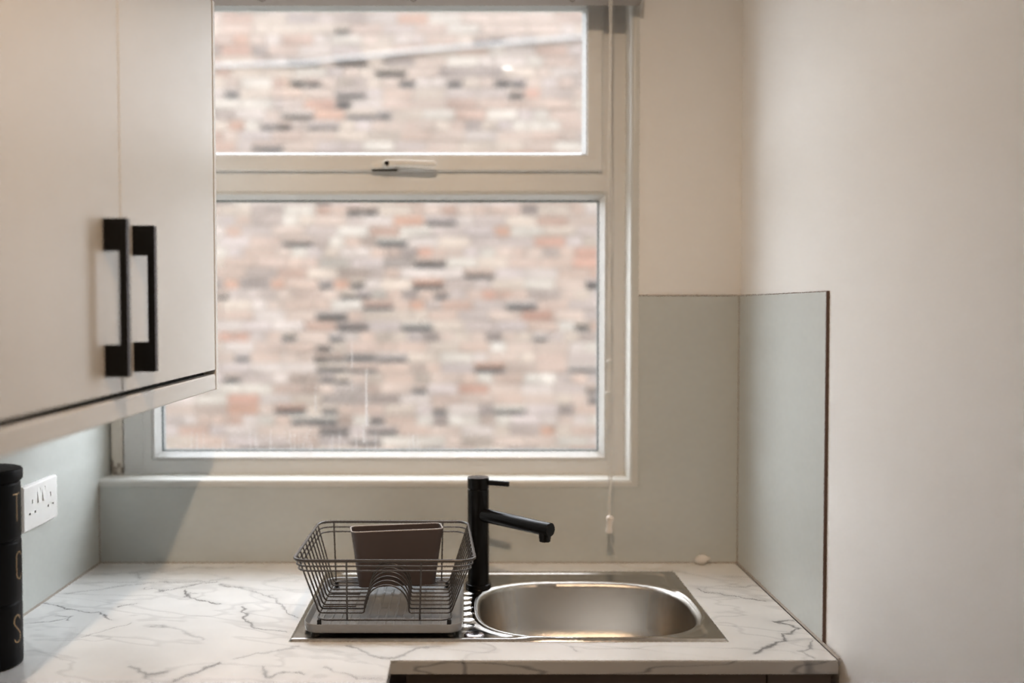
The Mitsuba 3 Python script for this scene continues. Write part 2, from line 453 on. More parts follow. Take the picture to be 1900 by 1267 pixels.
# top-hung sash, standing proud of the frame
SY = 0.056
sx0, sx1, sz0, sz1 = -0.824, 0.2112, 1.7925, 2.208
add(W + "__sash", frame_profile(sx0, sx1, sz0, sz1, [(0.0, SY + 0.003), (0.003, SY), (0.0345, SY), (0.0365, SY + 0.003), (0.0365, FY + 0.045), (0.0275, FY + 0.045), (0.0275, FY - 0.0003), (0.0, FY - 0.0003)]), "pvc")
sash = W + "__sash"
px0, px1, pz0, pz1 = sx0 + 0.0365, sx1 - 0.0365, sz0 + 0.0365, sz1 - 0.0365
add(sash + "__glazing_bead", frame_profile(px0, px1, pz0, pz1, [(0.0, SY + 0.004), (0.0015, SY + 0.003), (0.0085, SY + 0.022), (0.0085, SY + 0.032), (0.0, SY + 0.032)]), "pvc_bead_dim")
add(sash + "__pane", sheet(px0 + 0.006, px1 - 0.006, SY + 0.026, pz0 + 0.006, pz1 - 0.006), "glass")
add(W + "__shadow_gap", bx(sx1 + 0.0002, sx1 + 0.004, FY + 0.0005, FY + 0.03, sz0, sz1), "brown_edge", label="brown strip painted as the shaded gap beside the sash")  # solid strip in the gap, its shade put into the brown
# packer beside the frame and the old painted wood strip in the corner
add(W + "__frame_extension", bx(-0.9030, -0.8570, FY - 0.001, FY + 0.06, 1.0890, ZT, 0.001), "pvc")
add(W + "__wood_strip", bx(-0.9320, -0.9050, FY - 0.003, FY + 0.06, 1.0885, ZT, 0.0015), "painted_wood", label="cracked cream paint on an old wood strip")
add(W + "__crack", bx(-0.9050, -0.9030, FY + 0.002, FY + 0.05, 1.0890, ZT), "gap_black")
add(W + "__side_gap", bx(0.2695, 0.2715, FY - 0.004, FY + 0.05, 1.0905, PZ), "gap_black")
add(W + "__filler", bx(0.2688, 0.2720, 0.01, FY + 0.05, PZ + 0.002, 2.2), "pvc")
add(W + "__bottom_seal", bx(-0.9325, 0.2690, FY - 0.003, FY + 0.05, 1.0862, 1.0895), "brown_edge", label="grimy brown joint under the frame")
# handle of the sash: a base rose with a lock and a long flat lever
hz = 1.8030
base = rbx(-0.3205, -0.2610, SY - 0.0125, SY + 0.002, hz - 0.0080, hz + 0.0080, 0.0058, 16)
h = add(W + "__handle", base, "bead_white", smooth=40, label="white window handle")
boss = m3.Manifold.cylinder(0.022, 0.0092, 0.0080, 32).rotate((90, 0, 0)).translate((-0.2835, SY - 0.008, hz + 0.0012))


def flat_ball(x, y, z, rx, ry, rz_):
    return m3.Manifold.sphere(1.0, 20).scale((rx, ry, rz_)).translate((x, y, z))


grip = m3.Manifold.batch_hull([flat_ball(-0.2835, SY - 0.024, hz + 0.0030, 0.010, 0.0062, 0.0085), flat_ball(-0.255, SY - 0.030, hz + 0.0030, 0.006, 0.0055, 0.0075)])
grip += m3.Manifold.batch_hull([flat_ball(-0.255, SY - 0.030, hz + 0.0030, 0.006, 0.0055, 0.0075), flat_ball(-0.176, SY - 0.034, hz + 0.0005, 0.0072, 0.0050, 0.0066)])
add(h + "__lever", boss + grip, "bead_white", smooth=40)
lock = turned(lathe([(0, 0), (0.0052, 0), (0.0052, 0.003), (0, 0.003)], 24), 90, (1, 0, 0))
add(h + "__lock", moved(lock, -0.2820, SY - 0.0285, hz + 0.0030), "gap_black", label="dark round key lock")
add(h + "__shadow_plate", rbx(-0.3185, -0.2600, SY - 0.0095, SY + 0.001, hz - 0.0112, hz - 0.0072, 0.0019, 10), "gap_black", label="dark plate painted in as the shadow under the handle")  # black plate added as the shadow under the base
# condensation on the fixed pane: drops along the bottom, a few runs
rng = np.random.default_rng(11)
drop = trimesh.creation.icosphere(1, 1.0)
drops = []
for i in range(240):
    u = rng.random()
    x = rng.normal(-0.50, 0.12) if u < 0.55 else rng.uniform(gx0 + 0.01, gx1 - 0.01)
    z = gz0 + 0.006 + abs(rng.normal(0, 0.028)) * (1.5 if u < 0.3 else 0.8)
    if not gx0 < x < gx1:
        continue
    r = rng.uniform(0.0005, 0.0011)
    d = drop.copy()
    d.apply_scale((r, 0.0004, r * rng.uniform(0.9, 1.8)))
    drops.append(moved(d, x, FY + 0.0226, z))
for x, z0, z1, w in ((-0.372, 1.335, 1.398, 0.0011), (-0.338, 1.20, 1.335, 0.0020), (-0.458, 1.235, 1.295, 0.0010), (-0.372, 1.28, 1.31, 0.0006), (-0.345, 1.16, 1.21, 0.0016), (-0.52, 1.16, 1.19, 0.0009), (-0.60, 1.15, 1.185, 0.0008), *[(float(a_), gz0 + 0.002, gz0 + float(b_), float(c_)) for a_, b_, c_ in zip(np.random.default_rng(8).normal(-0.46, 0.16, 34), np.random.default_rng(9).uniform(0.012, 0.05, 34), np.random.default_rng(10).uniform(0.0004, 0.0010, 34)) if gx0 + 0.01 < a_ < gx1 - 0.01]):
    n = 14
    zs = np.linspace(z0, z1, n)
    wob = w * 0.3 * np.sin(np.linspace(0, 5, n) + x * 50)
    ww = w * np.linspace(0.45, 1, n)[::-1]
    v = np.vstack([np.stack([x + wob - ww, np.full(n, FY + 0.0222), zs], 1), np.stack([x + wob + ww, np.full(n, FY + 0.0222), zs], 1), np.stack([x + wob, np.full(n, FY + 0.0216), zs], 1)])
    f = []
    for i in range(n - 1):
        for a, b in ((0, 2), (2, 1)):
            f += [(a * n + i, b * n + i, b * n + i + 1), (a * n + i, b * n + i + 1, a * n + i + 1)]
    drops.append(trimesh.Trimesh(v, f, process=False))
add(W + "__pane__water_marks", cat_(*drops), "water", kind="stuff", label="water drops and dried runs low on the pane")

# ------------------------------------------------------------------ blind over the window
B = thing("venetian_blind", "raised wooden venetian blind with white pull cords over the top of the window", "blind")
bx0, bx1, by0, by1 = -0.84, 0.2775, -0.078, -0.028
add(B + "__bottom_rail", bx(bx0, bx1, by0, by1, 2.1405, 2.1480, 0.0015), "blind_wood")
for i in range(16):
    z = 2.1492 + 0.0042 * i
    dx = 0.0012 * math.sin(i * 2.1)
    add(B + "__slat", bx(bx0 + dx, bx1 + dx, by0 + 0.001, by1, z, z + 0.0030, 0.0008), "blind_dark" if i % 3 == 0 else "blind_wood")
add(B + "__headrail", bx(bx0, bx1, by0, -0.012, 2.220, 2.268, 0.001), "blind_wood")
for x in (-0.545, -0.222, 0.118):                      # ladder cords end in knots under the rail
    turns = [(x + 0.017 * math.cos(a) * (1 - 0.03 * k), by0 - 0.003 - 0.001 * math.sin(3 * a), 2.1455 + 0.0065 * math.sin(a) + 0.002 * math.sin(2 * a + k)) for k in range(3) for a in np.linspace(0, 6.28, 18, endpoint=False)]
    turns += [(x + 0.010, by0 - 0.003, 2.140), (x + 0.013, by0 - 0.003, 2.1355), (x + 0.008, by0 - 0.003, 2.1325), (x + 0.002, by0 - 0.003, 2.1355)]
    add(B + "__cord_knot", tube(turns, 0.0009, 6), "blind_dark")
CY = -0.072


def wavy(pts, r, sides=6):
    p = np.array(pts, float)
    t = np.r_[0, np.cumsum(np.linalg.norm(np.diff(p, axis=0), axis=1))]
    from scipy.interpolate import PchipInterpolator
    q = PchipInterpolator(t, p)(np.linspace(0, t[-1], 8 * len(p)))
    return tube(q, r, sides)


add(B + "__pull_cord", wavy([(0.2045, CY, 2.2195), (0.2065, CY, 1.95), (0.2040, CY, 1.79), (0.2080, CY, 1.62), (0.2045, CY, 1.49), (0.2062, CY, 1.36), (0.2030, CY, 1.26), (0.2065, CY, 1.12), (0.2115, CY, 1.085), (0.2075, CY, 1.05), (0.2092, CY, 1.022)], 0.0009), "cord_white")
add(B + "__pull_cord", wavy([(0.2085, CY - 0.002, 2.2195), (0.2080, CY - 0.002, 1.9), (0.2075, CY - 0.002, 1.78), (0.2050, CY - 0.002, 1.64), (0.2110, CY - 0.002, 1.5), (0.2095, CY - 0.002, 1.37), (0.2080, CY - 0.002, 1.27), (0.2120, CY - 0.002, 1.16), (0.2130, CY - 0.002, 1.12), (0.2090, CY - 0.002, 1.07), (0.2110, CY - 0.002, 1.045), (0.2096, CY - 0.002, 1.022)], 0.0009), "cord_white")
for x, z in ((0.2085, 1.3633), (0.2052, 1.2938)):
    k = lathe([(0, -0.0065), (0.0042, -0.005), (0.0028, 0.0), (0.0042, 0.005), (0, 0.0065)], 12)
    add(B + "__cord_connector", moved(turned(k, 78, (0, 1, 0)), x, CY - 0.002, z), "clear_plastic", smooth=True, label="clear plastic cord connector")


def acorn():
    return lathe([(0, 0), (0.0066, 0.0008), (0.0078, 0.004), (0.0070, 0.010), (0.0060, 0.018), (0.0064, 0.025), (0.0086, 0.031), (0.0088, 0.034), (0.0070, 0.0375), (0.0030, 0.039), (0, 0.0392)], 32)


add(B + "__tassel", moved(turned(acorn(), 4, (0, 1, 0)), 0.2088, CY, 0.9855), "tassel_white", smooth=50, label="white plastic cord tassel hanging over the worktop")
# a second, longer cord that ends on the worktop with an egg-shaped tassel
zc = ZW + 0.0012
add(B + "__pull_cord", wavy([(0.2125, CY, 2.2195), (0.2105, CY, 1.9), (0.2120, CY, 1.7), (0.2085, CY, 1.5), (0.2120, CY, 1.30), (0.2160, CY, 1.18), (0.2170, CY, 1.13), (0.2120, CY, 1.06), (0.2130, CY + 0.004, 0.985), (0.2300, CY + 0.03, 0.925), (0.2420, -0.032, 0.9025),
    (0.262, -0.040, zc), (0.290, -0.052, zc), (0.322, -0.052, zc), (0.343, -0.022, zc), (0.372, -0.016, zc), (0.392, -0.028, zc), (0.408, -0.022, 0.906), (0.414, -0.019, 0.912)], 0.0008), "cord_white")
egg = lathe([(0, 0), (0.0035, 0.0008), (0.0078, 0.005), (0.0102, 0.011), (0.0106, 0.017), (0.0090, 0.024), (0.0050, 0.0295), (0.0028, 0.031), (0.0026, 0.0345), (0, 0.035)], 32)
add(B + "__tassel", moved(turned(egg, 82, (0, 1, 0)), 0.411, -0.0165, 0.9108), "tassel_white", smooth=50, label="egg-shaped cord tassel lying on the worktop by the back wall")

# ------------------------------------------------------------------ ceiling spotlight
L = thing("ceiling_light", "round recessed ceiling spotlight reflected in the top window pane", "light")
ring = lathe([(0.026, 0.0), (0.046, 0.0), (0.046, -0.004), (0.040, -0.007), (0.028, -0.006), (0.026, 0.0)][::-1], 48)
add(L + "__bezel", moved(ring, *LAMP), "bead_white", smooth=40, skew=False)
disc = trimesh.creation.cylinder(0.0245, 0.003, sections=40)
add(L + "__bulb", moved(disc, LAMP[0], LAMP[1], LAMP[2] - 0.0035), "bead_white", skew=False, emitter={"type": "area", "radiance": rgb(*LAMP_RADIANCE)})

for k in range(5):                       # the five chips of its bulb
    o = np.array([LAMP[0] + 0.013 * math.cos(k * 1.2566), LAMP[1] + 0.013 * math.sin(k * 1.2566), LAMP[2] - 0.008])
    scene[f"lamp_chip_{k + 1:03d}"] = {"type": "spot", "intensity": rgb(*[q / 5 for q in LAMP_INTENSITY]), "cutoff_angle": 45.0, "beam_width": 15.0,
                                       "to_world": T().look_at(origin=o.tolist(), target=(o + LAMP_AIM).tolist(), up=[1, 0, 0])}

# ------------------------------------------------------------------ worktop
top = Polygon([(XL, 0.0), (0.5066, 0.0), (0.5066, -0.5953), (-0.2264, -0.5953), (-0.2264, -2.0), (XL, -2.0)])
top = top.difference(sbox(-0.395, -0.495, 0.338, -0.093))
EDGE = 0.0225
lo = prism(top, ZW - EDGE, ZW - 0.0015)
hi = prism(top.buffer(-0.0012, join_style=2), ZW - 0.002, ZW)
t = thing("worktop", "L-shaped white marble-look worktop with grey veins", "worktop")
add(t + "__top", hi, "marble")
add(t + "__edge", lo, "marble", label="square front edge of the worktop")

# ------------------------------------------------------------------ base cabinets
C = thing("base_cabinet", "shaded brown base cabinet under the sink", "cabinet")
zt = ZW - EDGE - 0.001
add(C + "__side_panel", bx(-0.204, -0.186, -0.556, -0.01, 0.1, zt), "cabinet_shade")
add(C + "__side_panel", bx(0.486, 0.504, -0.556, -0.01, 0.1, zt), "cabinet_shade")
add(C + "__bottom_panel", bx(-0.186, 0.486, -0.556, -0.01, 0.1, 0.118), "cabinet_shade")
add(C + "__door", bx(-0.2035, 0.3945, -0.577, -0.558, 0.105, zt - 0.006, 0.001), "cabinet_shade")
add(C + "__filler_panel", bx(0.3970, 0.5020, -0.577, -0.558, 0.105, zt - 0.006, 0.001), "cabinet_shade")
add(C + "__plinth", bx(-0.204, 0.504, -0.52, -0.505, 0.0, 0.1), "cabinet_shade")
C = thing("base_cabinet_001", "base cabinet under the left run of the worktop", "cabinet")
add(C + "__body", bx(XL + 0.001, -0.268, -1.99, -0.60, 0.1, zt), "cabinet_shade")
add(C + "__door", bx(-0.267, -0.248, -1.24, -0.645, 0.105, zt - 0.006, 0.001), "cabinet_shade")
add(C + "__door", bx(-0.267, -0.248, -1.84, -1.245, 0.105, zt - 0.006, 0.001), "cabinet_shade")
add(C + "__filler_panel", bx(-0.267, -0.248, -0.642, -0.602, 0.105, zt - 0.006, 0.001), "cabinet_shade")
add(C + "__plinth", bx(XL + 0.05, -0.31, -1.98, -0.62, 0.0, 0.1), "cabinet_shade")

# ------------------------------------------------------------------ wall cabinet
XC = -0.610
C = thing("wall_cabinet", "cream two-door wall cabinet with black bar handles, left of the window", "cabinet")
add(C + "__body", bx(XL + 0.0005, XC - 0.0205, -1.2345, -0.2160, 1.3560, 2.085), "cabinet_white")
add(C + "__gap_rail", bx(XC - 0.045, XC - 0.024, -1.2345, -0.2160, 1.335, 1.3558), "gap_black", label="dark finger gap under the doors")
add(C + "__end_panel", bx(XL + 0.0005, XC + 0.0012, -0.2155, -0.2000, 1.3124, 2.094, 0.0008), "cabinet_white")
add(C + "__pelmet", bx(XC - 0.020, XC, -1.2345, -0.2165, 1.3126, 1.3441, 0.0022), "cabinet_white", label="light pelmet under the doors")
for k, (ya, yb, yh) in enumerate(((-0.7285, -0.2190, -0.6760), (-1.2330, -0.7315, -0.7920))):
    d = add(C + "__door", bx(XC - 0.0190, XC, ya, yb, 1.3528, 2.0905, 0.0012), "cabinet_white")
    hs = Polygon([(0, 0), (0, 0.0455), (0.0225, 0.0455), (0.0225, 0.1775), (0, 0.1775), (0, 0.223), (0.0335, 0.223), (0.0335, 0.0)]).buffer(-0.0012).buffer(0.0012)
    hm = trimesh.creation.extrude_polygon(hs, 0.0115, engine="earcut")       # x out of the door, y up, z along the door
    hm.apply_transform(np.array([[1, 0, 0, XC], [0, 0, -1, yh + 0.00575], [0, 1, 0, 1.3795], [0, 0, 0, 1.0]]))
    add(d + "__handle", hm, "matt_black", label="black bar handle")

# ------------------------------------------------------------------ sink
SX0, SX1, SY0, SY1 = -0.4105, 0.3515, -0.5087, -0.0790
bc, ba, bb, bn = np.array([0.1250, -0.3295]), 0.2015, 0.1610, 2.9
ZD = ZW + 0.0045


def bowl_offset(x, y):
    """Signed distance-like offset of a point from the bowl's outline."""
    lo_, hi_ = np.full(x.shape, -0.14), np.full(x.shape, 0.8)
    for _ in range(34):
        o = (lo_ + hi_) / 2
        out = (np.abs((x - bc[0]) / (ba + o))) ** bn + (np.abs((y - bc[1]) / (bb + o))) ** bn > 1
        lo_, hi_ = np.where(out, o, lo_), np.where(out, hi_, o)
    return (lo_ + hi_) / 2


def sstep(a, b, x):
    t_ = np.clip((x - a) / (b - a), 0, 1)
    return t_ * t_ * (3 - 2 * t_)


def rrect(x, y, x0, x1, y0, y1, r):
    """Signed distance inside a rounded rectangle, positive inside."""
    qx, qy = np.abs(x - (x0 + x1) / 2) - (x1 - x0) / 2 + r, np.abs(y - (y0 + y1) / 2) - (y1 - y0) / 2 + r
    return -(np.hypot(np.maximum(qx, 0), np.maximum(qy, 0)) + np.minimum(np.maximum(qx, qy), 0) - r)


LIP, WALL = 0.011, 0.072


def deck_z(x, y):
    o = bowl_offset(x, y)
    edge = np.minimum.reduce([x - SX0, SX1 - x, y - SY0, SY1 - y])
    z = ZW + 0.0004 + (ZD - ZW - 0.0004) * sstep(0, 0.004, edge)
    inner = rrect(x, y, SX0 + 0.02, SX1 - 0.026, SY0 + 0.010, SY1 - 0.012, 0.03)
    z -= 0.0032 * sstep(0.0, 0.009, inner)
    z += 0.0026 * np.exp(-((o - 0.016) / 0.007) ** 2) * sstep(0.0, 0.008, edge)            # raised lip around the bowl
    drain = sstep(0.0, 0.02, rrect(x, y, SX0 + 0.035, -0.083, SY0 + 0.045, -0.225, 0.02))
    ribs = 0.5 + 0.5 * np.cos((y + 0.2306) / 0.0327 * 2 * np.pi)
    z += 0.0030 * drain * ribs ** 3
    well = np.hypot(x + 0.0785, y + 0.198)                                                  # flat round seat of the tap
    z = np.where(well < 0.05, z + (ZD - 0.0005 - z) * sstep(0.05, 0.036, well), z)
    return z


gx, gy = np.meshgrid(np.linspace(SX0, SX1, 240), np.linspace(SY0, SY1, 150))
gx, gy = gx.ravel(), gy.ravel()
keep = bowl_offset(gx, gy) > LIP + 0.0016
NB = 220
th = np.linspace(0, 2 * np.pi, NB, endpoint=False)


def outline(o, n=bn):
    ct, st = np.cos(th), np.sin(th)
    return np.stack([bc[0] + (ba + o) * np.sign(ct) * np.abs(ct) ** (2 / n), bc[1] + (bb + o) * np.sign(st) * np.abs(st) ** (2 / n)], 1)


r0 = outline(LIP)
pts = np.vstack([r0, np.stack([gx[keep], gy[keep]], 1)])
tri = Delaunay(pts).simplices
cen = pts[tri].mean(1)
tri = tri[bowl_offset(cen[:, 0], cen[:, 1]) > LIP - 0.0004]
zz = deck_z(pts[:, 0], pts[:, 1])
dv = np.column_stack([pts, zz])
a, b, c_ = dv[tri[:, 0]], dv[tri[:, 1]], dv[tri[:, 2]]
flip = np.cross(b - a, c_ - a)[:, 2] < 0
tri[flip] = tri[flip][:, ::-1]
zl = float(zz[:NB].mean())
S = thing("sink", "stainless steel inset sink with a rounded bowl and a ribbed drainer", "sink")
skirt = trimesh.creation.extrude_polygon(sbox(SX0, SY0, SX1, SY1).difference(sbox(SX0 + 0.003, SY0 + 0.003, SX1 - 0.003, SY1 - 0.003)), 0.0006, engine="earcut")
add(S + "__deck", cat_(trimesh.Trimesh(dv, tri, process=False), moved(skirt, z=ZW + 0.0001)), "steel_deck", smooth=40)
rings = [np.column_stack([r0, zz[:NB]])]
for k in range(1, 9):                                    # lip rolls over into the wall
    q = k / 8 * math.pi / 2
    o = LIP * (1 - math.sin(q))
    rings.append(np.column_stack([outline(o), np.full(NB, zl) - LIP * (1 - math.cos(q))]))
for k in range(1, 7):
    rings.append(np.column_stack([outline(-0.010 * k / 6), np.full(NB, zl - LIP - WALL * k / 6)]))
for k in range(1, 10):
    q = k / 9 * math.pi / 2
    rings.append(np.column_stack([outline(-0.010 - 0.045 * (1 - math.cos(q)), bn - 0.3 * k / 9), np.full(NB, zl - LIP - WALL - 0.045 * math.sin(q))]))
base_z = zl - LIP - WALL - 0.045
for k in (0.75, 0.5, 0.25, 0.04):
    q = outline(-0.055, bn - 0.3)
    rings.append(np.column_stack([bc + (q - bc) * k, np.full(NB, base_z - 0.004 * (1 - k))]))
bv = np.vstack(rings)
bf = []
for i in range(len(rings) - 1):
    for k in range(NB):
        q = (k + 1) % NB
        bf += [(i * NB + k, (i + 1) * NB + k, (i + 1) * NB + q), (i * NB + k, (i + 1) * NB + q, i * NB + q)]
bowl = trimesh.Trimesh(bv, np.array(bf)[:, ::-1], process=False)
add(S + "__bowl", bowl, "steel_bowl", smooth=60)
w_ = lathe([(0, 0.002), (0.012, 0.002), (0.014, 0.0), (0.030, 0.001), (0.036, 0.003), (0.038, 0.0), (0.038, -0.01), (0, -0.01)][::-1], 40)
add(S + "__waste", moved(w_, bc[0], bc[1], base_z - 0.002), "chrome", smooth=40)
cap = lathe([(0, 0), (0.0178, 0), (0.0178, 0.003), (0.016, 0.0048), (0.010, 0.0058), (0, 0.006)], 40)
add(S + "__overflow_cover", moved(cap, -0.0890, -0.4830, ZD - 0.0035), "chrome", smooth=50, label="round chrome cover beside the bowl")

# ------------------------------------------------------------------ tap
TX, TY = -0.0785, -0.198
P = thing("tap", "matt black mixer tap with a round body and straight spout behind the sink", "tap")
zb = ZD - 0.0004
add(P + "__base_ring", moved(lathe([(0, 0), (0.0262, 0), (0.0268, 0.002), (0.0262, 0.0085), (0.0240, 0.0095), (0, 0.0095)], 56), TX, TY, zb), "matt_black", smooth=40)
add(P + "__body", moved(lathe([(0, 0.009), (0.0218, 0.009), (0.0218, 0.2025), (0.0212, 0.2035), (0, 0.2035)], 64), TX, TY, zb), "matt_black", smooth=40)
add(P + "__cap", moved(lathe([(0, 0.2045), (0.0205, 0.2045), (0.0205, 0.2055), (0.0222, 0.2060), (0.0222, 0.2265), (0.0212, 0.2275), (0, 0.2275)], 64), TX, TY, zb), "matt_black", smooth=40)
add(P + "__cap__disc", moved(lathe([(0, 0.2272), (0.0095, 0.2272), (0.0095, 0.2281), (0.0088, 0.2284), (0, 0.2284)], 40), TX, TY, zb), "matt_black", smooth=40)
zs = 1.0555
d0 = np.array([0.0580 - TX, -0.336 - TY, 0.0])
ln = np.linalg.norm(d0)
d0 /= ln
a0, a1 = np.array([TX, TY, zs]) + d0 * 0.008, np.array([TX, TY, zs - 0.001]) + d0 * ln
sp = tube(np.array([a0, a0 + d0 * 0.03, a1 - d0 * 0.03, a1 - d0 * 0.0015, a1]), [0.0142, 0.0142, 0.0136, 0.0136, 0.0124], 32)
add(P + "__spout", sp, "matt_black", smooth=40)
noz = lathe([(0, -0.0245), (0.0098, -0.0245), (0.0108, -0.0235), (0.0108, -0.019), (0.0115, -0.0185), (0.0120, 0.0), (0, 0.0)], 36)
pn = a1 - d0 * 0.0145
add(P + "__spout__nozzle", moved(noz, *pn), "matt_black", smooth=40)
l0, l1 = np.array([TX + 0.012, TY + 0.001, zb + 0.2165]), np.array([-0.0155, TY - 0.012, zb + 0.2150])
add(P + "__lever", tube(np.array([l0, l0 + (l1 - l0) * 0.03, l1 - (l1 - l0) * 0.04, l1]), [0.0058, 0.0058, 0.0054, 0.0042], 16), "matt_black", smooth=40)

# ------------------------------------------------------------------ dish rack on its tray
TR = thing("drip_tray", "grey plastic drip tray under the wire dish rack on the drainer", "tray")
tx0, tx1, ty0, ty1 = -0.3900, -0.1080, -0.4985, -0.2050
tz = ZW + 0.0085


def rr(x0, x1, y0, y1, r):
    return sbox(x0 + r, y0 + r, x1 - r, y1 - r).buffer(r, quad_segs=8)


def ring_loft(levels):
    """Closed surface through rounded rectangles [(x0, x1, y0, y1, r, z), ...], capped at both ends."""
    rows = []
    for x0, x1, y0, y1, r, z in levels:
        pts_ = []
        for cx, cy, a0_ in ((x1 - r, y1 - r, 0), (x0 + r, y1 - r, 90), (x0 + r, y0 + r, 180), (x1 - r, y0 + r, 270)):
            for k in range(9):
                a_ = math.radians(a0_ + 90 * k / 8)
                pts_.append((cx + r * math.cos(a_), cy + r * math.sin(a_), z))
        rows.append(pts_)
    v = np.array(rows).reshape(-1, 3)
    n = len(rows[0])
    f = []
    for i in range(len(rows) - 1):
        for k in range(n):
            q = (k + 1) % n
            f += [(i * n + k, i * n + q, (i + 1) * n + q), (i * n + k, (i + 1) * n + q, (i + 1) * n + k)]
    v = np.vstack([v, v[:n].mean(0), v[-n:].mean(0)])
    for k in range(n):
        q = (k + 1) % n
        f += [(len(v) - 2, q, k), (len(v) - 1, (len(rows) - 1) * n + k, (len(rows) - 1) * n + q)]
    return trimesh.Trimesh(v, np.array(f), process=False)


tray = ring_loft([(tx0 + 0.010, tx1 - 0.010, ty0 + 0.010, ty1 - 0.010, 0.02, tz), (tx0 + 0.003, tx1 - 0.003, ty0 + 0.003, ty1 - 0.003, 0.026, tz + 0.003), (tx0, tx1, ty0, ty1, 0.028, tz + 0.017),
                  (tx0 + 0.0012, tx1 - 0.0012, ty0 + 0.0012, ty1 - 0.0012, 0.027, tz + 0.0182), (tx0 + 0.003, tx1 - 0.003, ty0 + 0.003, ty1 - 0.003, 0.026, tz + 0.0175), (tx0 + 0.007, tx1 - 0.007, ty0 + 0.007, ty1 - 0.007, 0.022, tz + 0.0055), (tx0 + 0.012, tx1 - 0.012, ty0 + 0.012, ty1 - 0.012, 0.018, tz + 0.0045)])
add(TR + "__body", tray, "tray_grey", smooth=35)
for i in range(15):                                      # low ridges along the tray's floor
    x = tx0 + 0.026 + i * (tx1 - tx0 - 0.052) / 14
    add(TR + "__ridge", bx(x - 0.0022, x + 0.0022, ty0 + 0.022, ty1 - 0.022, tz + 0.0042, tz + 0.0062, 0.0008), "tray_grey")
for x in (tx0 + 0.022, tx1 - 0.022):
    for y in (ty0 + 0.020, ty1 - 0.022):
        add(TR + "__foot", moved(lathe([(0, 0), (0.0075, 0), (0.0085, 0.002), (0.007, 0.0085), (0, 0.0085)], 20), x, y, ZW + 0.0013), "rubber", smooth=40)

R = thing("dish_rack", "dark grey wire dish rack with plate loops, standing on the drainer", "dish rack")
rx0, rx1, ry0, ry1, rz = -0.4000, -0.0870, -0.5240, -0.2260, 1.0455
qx0, qx1, qy0, qy1, qz = -0.3660, -0.1275, -0.4800, -0.2400, 0.9290


def rim(x0, x1, y0, y1, z, r, wire):
    return tube(fillet([(x0, y0, z), (x1, y0, z), (x1, y1, z), (x0, y1, z)], r, True, 7), wire, 10, True)


def rack(key, mesh, mat, **k_):
    """A piece of the rack: its right side is bent inwards towards the back."""
    v = np.array(mesh.vertices)
    v[:, 0] -= 0.013 * (v[:, 0] - rx0) / (rx1 - rx0) * (v[:, 1] - ry0) / (ry1 - ry0)
    add(key, trimesh.Trimesh(v, mesh.faces, process=False), mat, **k_)


rack(R + "__rim", rim(rx0, rx1, ry0, ry1, rz, 0.026, 0.0027), "rack_wire", smooth=60)


def at(k):
    """The basket's outline at the fraction k from the rim (0) to the base (1)."""
    return rx0 + (qx0 - rx0) * k, rx1 + (qx1 - rx1) * k, ry0 + (qy0 - ry0) * k, ry1 + (qy1 - ry1) * k, rz + (qz - rz) * k


for k in (0.088, 0.165):
    x0, x1, y0, y1, z = at(k)
    rack(R + "__ring_wire", rim(x0, x1, y0, y1, z, 0.025, 0.0015), "rack_wire", smooth=60)
x0, x1, y0, y1, z = at(1.0)
rack(R + "__base_wire", rim(x0, x1, y0, y1, z, 0.02, 0.0016), "rack_wire", smooth=60)
xm = -0.2440
NW = 9
for i in range(NW):                                     # each wire: down the left side, along the base, over a plate loop, along the base, up the right side
    f_ = i / (NW - 1)
    yb = qy0 + 0.030 + f_ * (qy1 - qy0 - 0.050)
    yt = ry0 + 0.036 + f_ * (ry1 - ry0 - 0.072)
    zb_ = qz + 0.0032
    hw, hh = 0.040, 0.050 + 0.010 * f_
    arch = [(xm + hw * math.cos(a_), yb, zb_ + 0.010 + (hh - 0.010) * math.sin(a_)) for a_ in np.linspace(math.pi, 0, 15)]
    left = fillet([(rx0 + 0.0025, yt, rz), (qx0, yb, zb_), (xm - hw, yb, zb_), arch[0]], [0, 0.009, 0.008, 0], seg=5)
    right = fillet([arch[-1], (xm + hw, yb, zb_), (qx1, yb, zb_), (rx1 - 0.0025, yt, rz)], [0, 0.008, 0.009, 0], seg=5)
    rack(R + "__wire", tube(np.vstack([left[:-1], arch, right[1:]]), 0.00145, 7), "rack_wire", smooth=60)
bigw = [(xm + 0.060 * math.cos(a_), qy1 - 0.012, qz + 0.002 + 0.080 * math.sin(a_)) for a_ in np.linspace(math.pi, 0, 25)]
rack(R + "__plate_loop", tube(np.array(bigw), 0.0016, 7), "rack_wire", smooth=60)
for xa, xb in ((-0.3075, -0.3120), (-0.1795, -0.1835)):
    rack(R + "__upright", tube(np.array([(xa, ry0, rz), (xb, qy0, qz)]), 0.0016, 7), "rack_wire", smooth=60)
for xa, xb in ((-0.3700, -0.3640), (-0.1400, -0.1430)):
    rack(R + "__upright", tube(np.array([(xa, ry1, rz), (xb, qy1, qz)]), 0.0016, 7), "rack_wire", smooth=60)
for y in (qy0 + 0.075, qy0 + 0.15):
    rack(R + "__cross_wire", tube(np.array([(qx0, y - 0.0, qz), (xm - 0.06, y, qz)]), 0.0014, 6), "rack_wire", smooth=60)
for x in (qx0 + 0.004, qx1 - 0.004):
    for y in (qy0 + 0.004, qy1 - 0.004):
        zf = tz + 0.0055
        rack(R + "__foot", moved(lathe([(0, 0), (0.0062, 0), (0.0062, 0.003), (0.0038, 0.004), (0.0038, 0.0125), (0.002, 0.015), (0, 0.015)], 20), x, y, zf), "rubber", smooth=40, label="small black rubber foot")

# cutlery holder hung in the back of the rack: a tapered, thin-walled box with round corners, turned a little
H = thing("cutlery_holder", "brown-grey plastic cutlery holder standing at the back of the dish rack", "cutlery holder")


